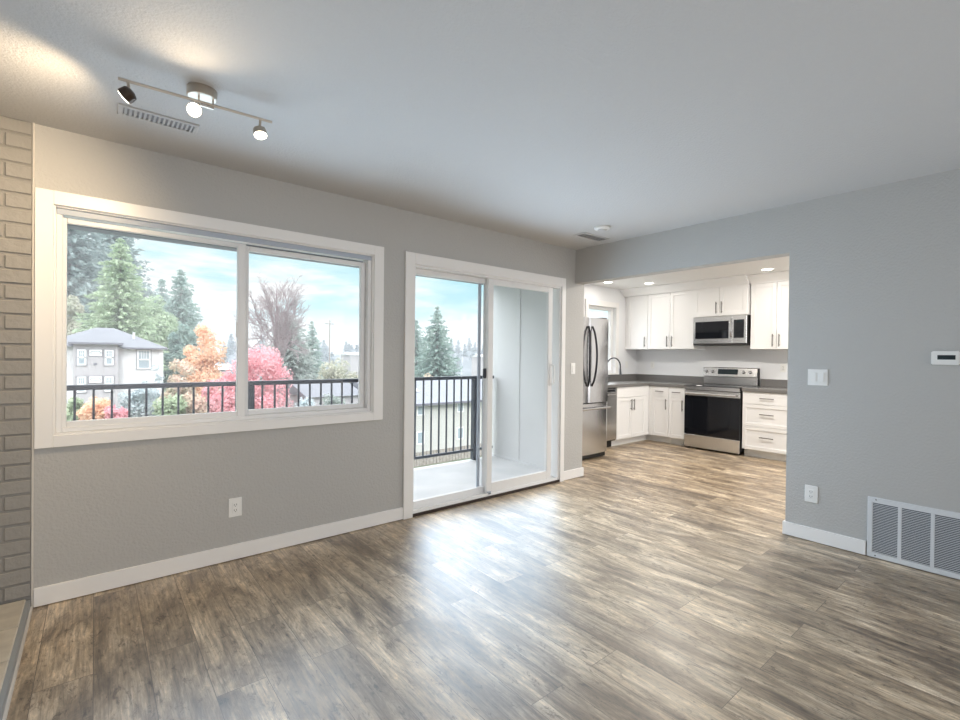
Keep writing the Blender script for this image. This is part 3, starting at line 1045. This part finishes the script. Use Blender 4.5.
# faucet
fc = root('kitchen_faucet', (6.30, 4.53, ZC + .045), 'dark gooseneck kitchen faucet before the kitchen window', 'faucet')
zc = ZC + .045
MB().lathe((6.33, 4.54, zc), (0, 0, 1), [(0, .028), (.012, .028), (.02, .02), (.06, .018)], 18).build('base', 'faucet_dark', fc)
pts = [(6.33, 4.54, zc + .05), (6.33, 4.54, zc + .22)]
for i in range(13):
    an = math.pi * i / 12
    pts.append((6.33 + .05 * (1 - math.cos(an)), 4.54 - .09 * (1 - math.cos(an)), zc + .25 + .13 * math.sin(an)))
pts.append((6.43, 4.36, zc + .20))
MB().tube(pts, .011, 10).build('spout', 'faucet_dark', fc, smooth=True)
MB().cone((6.43, 4.36, zc + .21), (6.432, 4.355, zc + .12), .015, .019, 12).build('spray_head', 'faucet_dark', fc)
MB().tube([(6.35, 4.54, zc + .05), (6.42, 4.54, zc + .075)], .007, 8).build('lever', 'faucet_dark', fc)

# ------------------------------------------------------------------ balcony
struct(MB().box(XL, D + T, -.16, 4.06, 4.66, 0.0).build('balcony_floor', 'deck_gray'))
struct(MB().box(XL - .15, D + T, H, 4.12, 4.74, H + .16).box(XL - .15, 4.60, 2.226, 4.12, 4.74, H).build('balcony_ceiling', 'soffit'))
rl = root('balcony_railing', (1.1, 4.62, 0), 'dark metal balcony railing with square balusters outside window and door', 'railing')
YR = 4.615
b = MB().box(-1.65, YR - .032, 1.012, 3.99, YR + .032, 1.050, .004)
b.build('top_rail', 'rail_dark', rl)
MB().box(-1.65, YR - .016, .112, 3.99, YR + .016, .142, .002).build('bottom_rail', 'rail_dark', rl)
posts = [-1.53, 1.085, 3.700, 3.955]
for px in posts:
    w_ = .036 if px < 3.9 else .018
    MB().box(px - w_, YR - w_, 0.0, px + w_, YR + w_, 1.012, .003).build('post', 'rail_dark', rl)
n = 0
for (p, q) in ((-1.53, 1.085), (1.085, 3.700)):
    for i in range(1, 24):
        x = p + (q - p) * i / 24
        MB().box(x - .0075, YR - .0075, .142, x + .0075, YR + .0075, 1.012).build('baluster', 'rail_dark', rl)
MB().box(3.82, YR - .0095, .142, 3.839, YR + .0095, 1.012).build('baluster', 'rail_dark', rl)

# ------------------------------------------------------------------ outdoors
GZ = -8.0
b = MB()
b.face([(-120, 6, GZ), (300, 6, GZ), (300, 320, GZ), (-120, 320, GZ)])
struct(b.build('ground', 'grass'))
# far wooded hill
b = MB()
rows = []


def hill_z(x, y):
    q = x / 7.0
    ridge = 2.9 + 1.3 * math.sin(q * .33) + .7 * math.sin(q * .9 + 1) - 3.0 / (1 + math.exp((x - 45) / 6))
    return GZ + (ridge - GZ) * math.sin(min(1.0, max(0.0, (y - 150) / 60)) * math.pi / 2)


for j in range(9):
    y = 150 + 60 * j / 8
    rows.append([b.bm.verts.new((-84 + i * 7, y, hill_z(-84 + i * 7, y))) for i in range(60)])
for r0, r1 in zip(rows, rows[1:]):
    for i in range(59):
        b.bm.faces.new((r0[i], r0[i + 1], r1[i + 1], r1[i]))
struct(b.build('hillside', 'hill_green', smooth=True))


def leafcard(bm, c, d, up, l, w):
    """small diamond leaf or needle spray at c, long along d"""
    s_ = d.cross(up)
    if s_.length < 1e-4:
        s_ = d.orthogonal()
    s_.normalize()
    bm.faces.new([bm.verts.new(c - d * l * .5), bm.verts.new(c + s_ * w * .5), bm.verts.new(c + d * l * .5), bm.verts.new(c - s_ * w * .5)])


def rvec(rn):
    while True:
        v = Vector((rn.uniform(-1, 1), rn.uniform(-1, 1), rn.uniform(-1, 1)))
        if .05 < v.length < 1:
            return v.normalized()


def fir(name, x, y, top, rad, mat, label, group=None, seed=1, base_h=.18, dens=1.0, z0=GZ, power=.8, card=.55):
    rn = random.Random(seed)
    r = root(name, (x, y, z0), label, 'tree', group)
    hgt = top - z0
    MB().cone((x, y, z0), (x, y, top - .2), rad * .09 + .05, .03, 8).build('trunk', 'bark', r)
    b = MB()
    bm = b.bm
    nl = int(26 * dens)
    for li in range(nl):
        t_ = (li + rn.random() * .6) / nl
        zz = z0 + hgt * (base_h + (1 - base_h) * t_)
        rr = rad * (1 - t_) ** power * rn.uniform(.8, 1.1) + .05
        nb = max(4, int((5 + 8 * (1 - t_)) * dens))
        a0 = rn.random() * 6.3
        for k in range(nb):
            an = a0 + 6.283 * k / nb + rn.uniform(-.25, .25)
            ln = rr * rn.uniform(.65, 1.12)
            steps = max(2, int(ln / (card * .42)))
            for s_ in range(steps):
                f = (s_ + .6) / steps
                droop = -.32 * ln * f + .16 * ln * f * f
                c = Vector((x + math.cos(an) * ln * f, y + math.sin(an) * ln * f, zz + droop))
                d = Vector((math.cos(an), math.sin(an), -.25)) + rvec(rn) * .6
                d.normalize()
                for q in range(2):
                    dd = (d + rvec(rn) * .55).normalized()
                    leafcard(bm, c + rvec(rn) * card * .28, dd, rvec(rn), card * rn.uniform(.8, 1.3), card * rn.uniform(.30, .5))
    b.build('foliage', mat, r)
    return r


def broad(name, x, y, top, rad, mat, label, group=None, seed=1, bottom=None, n=3200, leaf=.30, z0=GZ, cat='tree', conic=0.0):
    rn = random.Random(seed)
    r = root(name, (x, y, z0), label, cat, group)
    hgt = top - z0
    bot = z0 + hgt * .22 if bottom is None else bottom
    MB().cone((x, y, z0), (x, y, bot + (top - bot) * .6), max(.05, rad * .07), .03, 8).build('trunk', 'bark', r)
    b = MB()
    bm = b.bm
    cz, rz = (top + bot) / 2, (top - bot) / 2
    blobs = []
    for i in range(34):
        v = rvec(rn) * rn.random() ** .45
        blobs.append((Vector((x + v.x * rad * .72 * (1 - conic * max(0, v.z)), y + v.y * rad * .72 * (1 - conic * max(0, v.z)), cz + v.z * rz * .80)), rn.uniform(.22, .40) * min(rad, rz)))
    for i in range(n):
        c, br_ = blobs[rn.randrange(len(blobs))]
        v = rvec(rn)
        p = c + v * br_ * rn.uniform(.6, 1.05)
        leafcard(bm, p, rvec(rn), (v + rvec(rn) * .6).normalized(), leaf * rn.uniform(.7, 1.3), leaf * rn.uniform(.5, .9))
    b.build('foliage', mat, r)
    return r


def bare(name, x, y, top, rad, label, seed=1):
    rn = random.Random(seed)
    r = root(name, (x, y, GZ), label, 'tree')
    b = MB()
    hgt = top - GZ
    zc = GZ + hgt * .62
    b.tube([(x, y, GZ), (x + .1, y, GZ + hgt * .3), (x, y, zc), (x, y, top - 1.2)], [.30, .24, .15, .04], 7)

    def limb(p, q, r0, seg_=4):
        m_ = (p + q) * .5 + rvec(rn) * (q - p).length * .09
        b.tube([p, m_, q], [r0, r0 * .7, r0 * .35], seg_)
        return m_
    for i in range(44):
        d = rvec(rn)
        if d.z < -.25:
            d.z = -d.z
        st = Vector((x, y, GZ + hgt * rn.uniform(.36, .74)))
        e = Vector((x + d.x * rad, y + d.y * rad, zc + d.z * hgt * .38)) * 1.0
        e = st.lerp(e, rn.uniform(.78, 1.0))
        limb(st, e, .055, 4)
        for k in range(9):
            f = rn.uniform(.3, 1.0)
            p = st.lerp(e, f)
            dd = ((e - st).normalized() + rvec(rn) * .75 + Vector((0, 0, .2))).normalized()
            q = p + dd * rad * rn.uniform(.22, .42)
            limb(p, q, .024, 3)
            for t_ in range(8):
                p2 = p.lerp(q, rn.uniform(.25, 1.0))
                d2 = (dd + rvec(rn) * .8).normalized()
                limb(p2, p2 + d2 * rad * rn.uniform(.10, .24), .015, 3)
    b.build('branches', 'bark', r)
    return r


fir('fir_tree', -3.6, 110, 32, 11.0, 'leaf_fir', 'tall dark fir at the left edge of the window, behind the house', seed=11, dens=1.7, card=1.15, base_h=.2, power=.6)
fir('fir_tree', 3.4, 134, 35, 11.5, 'leaf_fir', 'tall dark fir right behind the light green tree top', seed=12, dens=1.7, card=1.3, base_h=.2, power=.6)
fir('cedar_tree', 2.6, 79, 16.4, 6.6, 'leaf_green', 'big light green cedar rising behind the pale house', seed=13, card=.62, dens=2.0, power=.62, base_h=.1)
broad('leafy_tree', 7.4, 91, 11.4, 4.6, 'leaf_green', 'lower light green tree between the big green tree and the spruces', seed=43, n=9000, leaf=.45, conic=.4)
broad('leafy_tree', -2.3, 95, 12.0, 3.6, 'leaf_olive', 'brownish green tree at the left window edge above the house roof', seed=14, n=6000, leaf=.42)
fir('spruce_tree', 12.5, 104, 17.0, 5.8, 'leaf_spruce', 'pointed spruce with the higher tip right of the green tree', seed=15, card=.8, base_h=.2, dens=1.5, power=.6)
fir('spruce_tree', 13.7, 150, 20.8, 6.2, 'leaf_spruce', 'pointed spruce with the lower tip next to the green tree', seed=16, card=1.0, base_h=.2, dens=1.4, power=.6)
broad('leafy_tree', 7.8, 63, 5.6, 2.3, 'leaf_spruce', 'dark teal rounded tree just right of the pale house', seed=17, n=6000, leaf=.36)
broad('maple_tree', 8.06, 52, 4.7, 2.6, 'leaf_orange', 'orange autumn maple right of the pale house', seed=18, n=7500, leaf=.28)
broad('maple_tree', 5.6, 46, 1.3, 1.7, 'leaf_pink', 'pinkish brown autumn tree between house and orange maple', seed=19, n=4500, leaf=.28)
broad('maple_tree', 9.08, 38, 2.8, 2.9, 'leaf_red', 'large pinkish red maple behind the window mullion', seed=20, n=11000, leaf=.22)
broad('maple_tree', 7.35, 42, -.45, 1.3, 'leaf_red', 'smaller red maple left of the window mullion near the railing', seed=21, n=4500, leaf=.2)
bare('bare_tree', 13.96, 49, 9.0, 3.5, 'leafless tree with fine spreading twigs in the right window pane', seed=22)
fir('cedar_tree', 20.6, 66, 6.4, 5.2, 'leaf_graygreen', 'broad grey green conifer under the leafless tree', seed=23, card=.5, dens=1.7, power=.5)
fir('spruce_tree', 30.0, 84, 7.2, 3.7, 'leaf_spruce', 'small pointed spruce right of the leafless tree', seed=24, card=.6, dens=1.2)
broad('leafy_tree', 23.3, 57, .6, 4.0, 'leaf_olive', 'olive tinged tree low in the right window pane', seed=25, n=8000, leaf=.32)
fir('fir_tree', 40.5, 60, 8.8, 5.8, 'leaf_spruce', 'dark pointed fir seen through the left door panel', seed=26, card=.55, dens=1.5, power=.85)
fir('fir_tree', 45.4, 74, 7.9, 5.2, 'leaf_spruce', 'shorter fir overlapping the left side of the pointed fir through the door', seed=27, card=.5, dens=1.3)
broad('leafy_tree', 31.8, 49.5, -.45, 2.0, 'leaf_pink', 'reddish tree top just above the railing through the door', seed=28, n=4600, leaf=.26)
SH = [(-1.05, 36, -.9, .95, 'leaf_green', 'green shrub below the railing at the left end of the window'),
      (0.15, 34, -.75, 1.1, 'leaf_orange', 'orange shrub under the house bay, second from the left'),
      (0.95, 31.2, -1.05, .85, 'leaf_red', 'coral red shrub between the orange and the bluish shrub'),
      (2.2, 36, -.45, 1.35, 'leaf_blue', 'pale bluish shrub below the railing mid left pane'),
      (3.75, 35, -.8, 1.1, 'leaf_green', 'green shrub right of the pale bluish shrub'),
      (4.9, 35, -.9, 1.0, 'leaf_pink', 'pinkish shrub between the green shrub and the red maple'),
      (10.9, 32, -1.3, 1.2, 'leaf_blue', 'bluish shrub right of the large red maple'),
      (13.2, 33, -1.35, 1.4, 'leaf_graygreen', 'grey green shrub below the railing in the right pane')]
for i, (x, y, tp_, rd, mt, lb) in enumerate(SH):
    broad('shrub', x, y, tp_, rd, mt, lb, seed=60 + i, n=2600, leaf=.22, cat='shrub', bottom=tp_ - 3.2)
broad('young_tree', 3.05, 40, 1.2, .95, 'leaf_blue', 'thin pale young tree in front of the house right half', seed=75, n=900, leaf=.20)

# distant conifers along the ridge
P0 = fir('distant_conifer', 204, 205, hill_z(204, 205) + 6.0, 2.3, 'leaf_far', 'hazy conifer on the far wooded ridge', 'distant conifers on the ridge', seed=90, dens=.6, card=.8, z0=hill_z(204, 205), base_h=.05)
rn = random.Random(5)
for i in range(80):
    c = copy_tree(P0)
    x = 8 + i * 2.35 + rn.uniform(-.6, .6)
    y = 168 + (i % 5) * 9 + rn.uniform(-1, 1)
    s_ = rn.uniform(.8, 1.25)
    c.location = (x, y, hill_z(x, y) - .3)
    c.rotation_euler[2] = rn.uniform(0, 6)
    c.scale = (s_, s_, s_)

# distant utility pole and roofs
up = root('utility_pole', (37.55, 95, GZ), 'thin utility pole against the sky in the right pane', 'pole')
MB().cone((37.55, 95, GZ), (37.55, 95, 8.5), .16, .12, 8).build('post', 'pole_wood', up)
MB().box(36.6, 94.9, 7.6, 38.5, 95.1, 7.76).build('crossarm', 'pole_wood', up)


def shed(name, x0, x1, y, ztop, label, hh=.9, dpt=10, roof='far_white'):
    r = root(name, ((x0 + x1) / 2, y, GZ), label, 'building')
    MB().box(x0 + .3, y, GZ, x1 - .3, y + dpt, ztop - hh).build('walls', 'house_wall', r)
    MB().prism([(x0, y - .3, ztop - hh), (x0, y + dpt * .5, ztop), (x0, y + dpt, ztop - hh)], (x1 - x0, 0, 0)).build('roof', roof, r)


shed('distant_building', 49.4, 53.3, 112, 2.0, 'distant building with a bright white roof in the right pane', hh=.7, dpt=6)
shed('distant_building', 12.55, 16.5, 80, -.3, 'distant white-roofed building between the maples', hh=.8, dpt=6)
shed('distant_building', 92, 97, 112, 1.9, 'distant white building right of the fir through the door', hh=.8, dpt=5)
shed('distant_building', 78.5, 82, 112, 1.2, 'small distant white building just beside the door fir', hh=.7, dpt=5)
shed('distant_building', 12.4, 17.2, 36, -.95, 'low roofed building below the railing in the right pane', hh=1.0, dpt=8, roof='house_roof')


# ------------------------------------------------------------------ the pale three-storey house
hs = root('apartment_house', (3.0, 58, GZ), 'pale three-storey house with hipped grey roof and a bay', 'house')
k = 57 / 40


def hz_(z):
    return 1.2951 + (z - 1.2951) * k


YH = 57.0
XB0, XB1, XR = -1.06 * k, 1.235 * k, 3.82 * k
ze, ze2 = hz_(1.95), hz_(1.66)
MB().box(XB0 - 2.2, YH + .9, GZ, XR, YH + 12, ze2).build('main_walls', 'house_wall_light', hs)
MB().box(XB0, YH, GZ, XB1, YH + 1.2, ze).build('bay', 'house_wall', hs)
pk = hz_(2.80)


def hip(x0, x1, ya, yb, z0_, z1_, xr0, xr1, yr):
    b_ = MB()
    lo = [(x0, ya, z0_), (x1, ya, z0_), (x1, yb, z0_), (x0, yb, z0_)]
    r_ = [(xr0, yr, z1_), (xr1, yr, z1_)]
    v = [b_.bm.verts.new(p) for p in lo + r_]
    for f in ((0, 1, 5, 4), (1, 2, 5), (2, 3, 4, 5), (3, 0, 4), (3, 2, 1, 0)):
        b_.bm.faces.new([v[i] for i in f])
    return b_


hip(XB0 - 2.8, XR + .35, YH + .45, YH + 12.5, ze2, pk + .45, .1, 1.6, YH + 6.5).build('main_roof', 'house_roof', hs)
hip(XB0 - .35, XB1 + .35, YH - .5, YH + 6.0, ze, pk + .05, .05, .25, YH + 2.2).build('bay_roof', 'house_roof', hs)
MB().box(XB0 - .35, YH - .52, ze - .18, XB1 + .35, YH - .44, ze).box(XB1 + .3, YH - .5, ze - .18, XB1 + .37, YH + .6, ze).build('bay_eave', 'house_eave', hs)
MB().box(XB1 + .30, YH + .40, ze2 - .16, XR + .35, YH + .48, ze2).build('main_eave', 'house_eave', hs)
MB().box(XB1 + 1.25, YH + 3, pk - 1.0, XB1 + 1.45, YH + 3.2, pk - .05).build('chimney_pipe', 'far_white', hs)


def hwin(x0, x1, z0_, z1_, yy, grid=None):
    o_ = frame_ring(x0, z0_, x1, z1_, yy - .06, yy + .02, .10, 0).build('window', 'house_eave', hs)
    f_ = frame_ring(x0 + .06, z0_ + .06, x1 - .06, z1_ - .06, yy - .075, yy, .14, 0)
    f_.box(x0 + .1, yy - .075, (z0_ + z1_) / 2 - .07, x1 - .1, yy, (z0_ + z1_) / 2 + .07)
    f_.build('sash', 'house_trim', o_)
    MB().box(x0 + .1, yy - .03, z0_ + .1, x1 - .1, yy - .01, z1_ - .1).build('pane', 'house_pane', o_)
    if grid:
        g_ = MB()
        for i in range(1, grid):
            xx = x0 + .2 + (x1 - x0 - .4) * i / grid
            g_.box(xx - .025, yy - .05, (z0_ + z1_) / 2, xx + .025, yy - .028, z1_ - .1)
        g_.box(x0 + .15, yy - .05, z1_ - .45, x1 - .15, yy - .028, z1_ - .40)
        g_.build('muntins', 'house_trim', o_)


for (za, zb) in ((.40, 1.52), (-1.36, -.24), (-3.1, -2.0)):
    hwin(-.93 * k, -.37 * k, hz_(za), hz_(zb), YH, 3)
    hwin(.47 * k, 1.03 * k, hz_(za), hz_(zb), YH, 3)
    hwin(-.31 * k, .42 * k, hz_(zb - .50), hz_(zb), YH, 4)
hwin(2.25 * k, 3.12 * k, hz_(.10), hz_(1.55), YH + .9, 4)
MB().box(-.06 * k, YH - .04, hz_(.46), .12 * k, YH, hz_(.60)).build('wall_vent', 'house_eave', hs)
MB().box(XR - .35, YH + .86, GZ, XR, YH + .9, ze2 - .2).build('corner_board', 'house_trim', hs)

# autumn haze in the air over the valley
hm = bpy.data.materials.new('haze')
hm.use_nodes = True
t = hm.node_tree
t.nodes.clear()
vo = N(t, 'ShaderNodeVolumeScatter', Density=0.0015, Anisotropy=0.2)
vo.inputs['Color'].default_value = (0.95, 0.97, 1.0, 1)
t.links.new(vo.outputs[0], N(t, 'ShaderNodeOutputMaterial').inputs['Volume'])
MAT['haze'] = hm
o = MB().box(-118, 12, GZ + .05, 298, 318, 18).build('haze', 'haze')
tag(o, 'thin pale haze hanging in the air over the valley outside', 'haze', kind='stuff')

# ------------------------------------------------------------------ lower siding building seen through the door
h2 = root('siding_building', (25, 36, GZ), 'beige siding building with grey roof and skylight below the railing', 'building')
YS = 34.0
ez = -2.72
MB().box(18.6, YS, GZ + 1.0, 32, YS + 11, ez).build('walls', 'house_siding', h2)
sb = MB()
for i in range(40):
    xx = 18.6 + i * .34
    sb.box(xx, YS - .06, GZ, xx + .30, YS + .02, GZ + 1.15)
sb.build('stone_skirt', 'stone_base', h2)
MB().prism([(17.9, YS - .55, ez), (17.9, YS + 5.5, ez + 1.75), (17.9, YS + 11.5, ez), (17.9, YS + 11.4, ez - .12), (17.9, YS - .55, ez - .12)], (14.6, 0, 0)).build('roof', 'pale_roof', h2)
MB().box(17.9, YS - .60, ez - .16, 32.5, YS - .50, ez + .02).build('gutter', 'house_eave', h2)
sk = MB()
sl_ = 1.75 / 6.05
for (a, c_) in ((21.4, 22.5),):
    zz0, zz1 = 2.6, 3.6
    sk.prism([(a, YS - .55 + zz0, ez + zz0 * sl_ + .03), (a, YS - .55 + zz0, ez + zz0 * sl_ + .16), (a, YS - .55 + zz1, ez + zz1 * sl_ + .16), (a, YS - .55 + zz1, ez + zz1 * sl_ + .03)], (c_ - a, 0, 0))
sk.build('skylight', 'skylight', h2)
for xx in (21.0, 25.2, 29.3):
    for (za, zb) in ((-3.75, -2.88), (-6.2, -5.1)):
        o_ = frame_ring(xx, za, xx + .75, zb, YS - .05, YS + .01, .09, 0).build('window', 'house_trim', h2)
        MB().box(xx + .05, YS - .02, za + .05, xx + .70, YS - .005, zb - .05).build('pane', 'house_pane', o_)
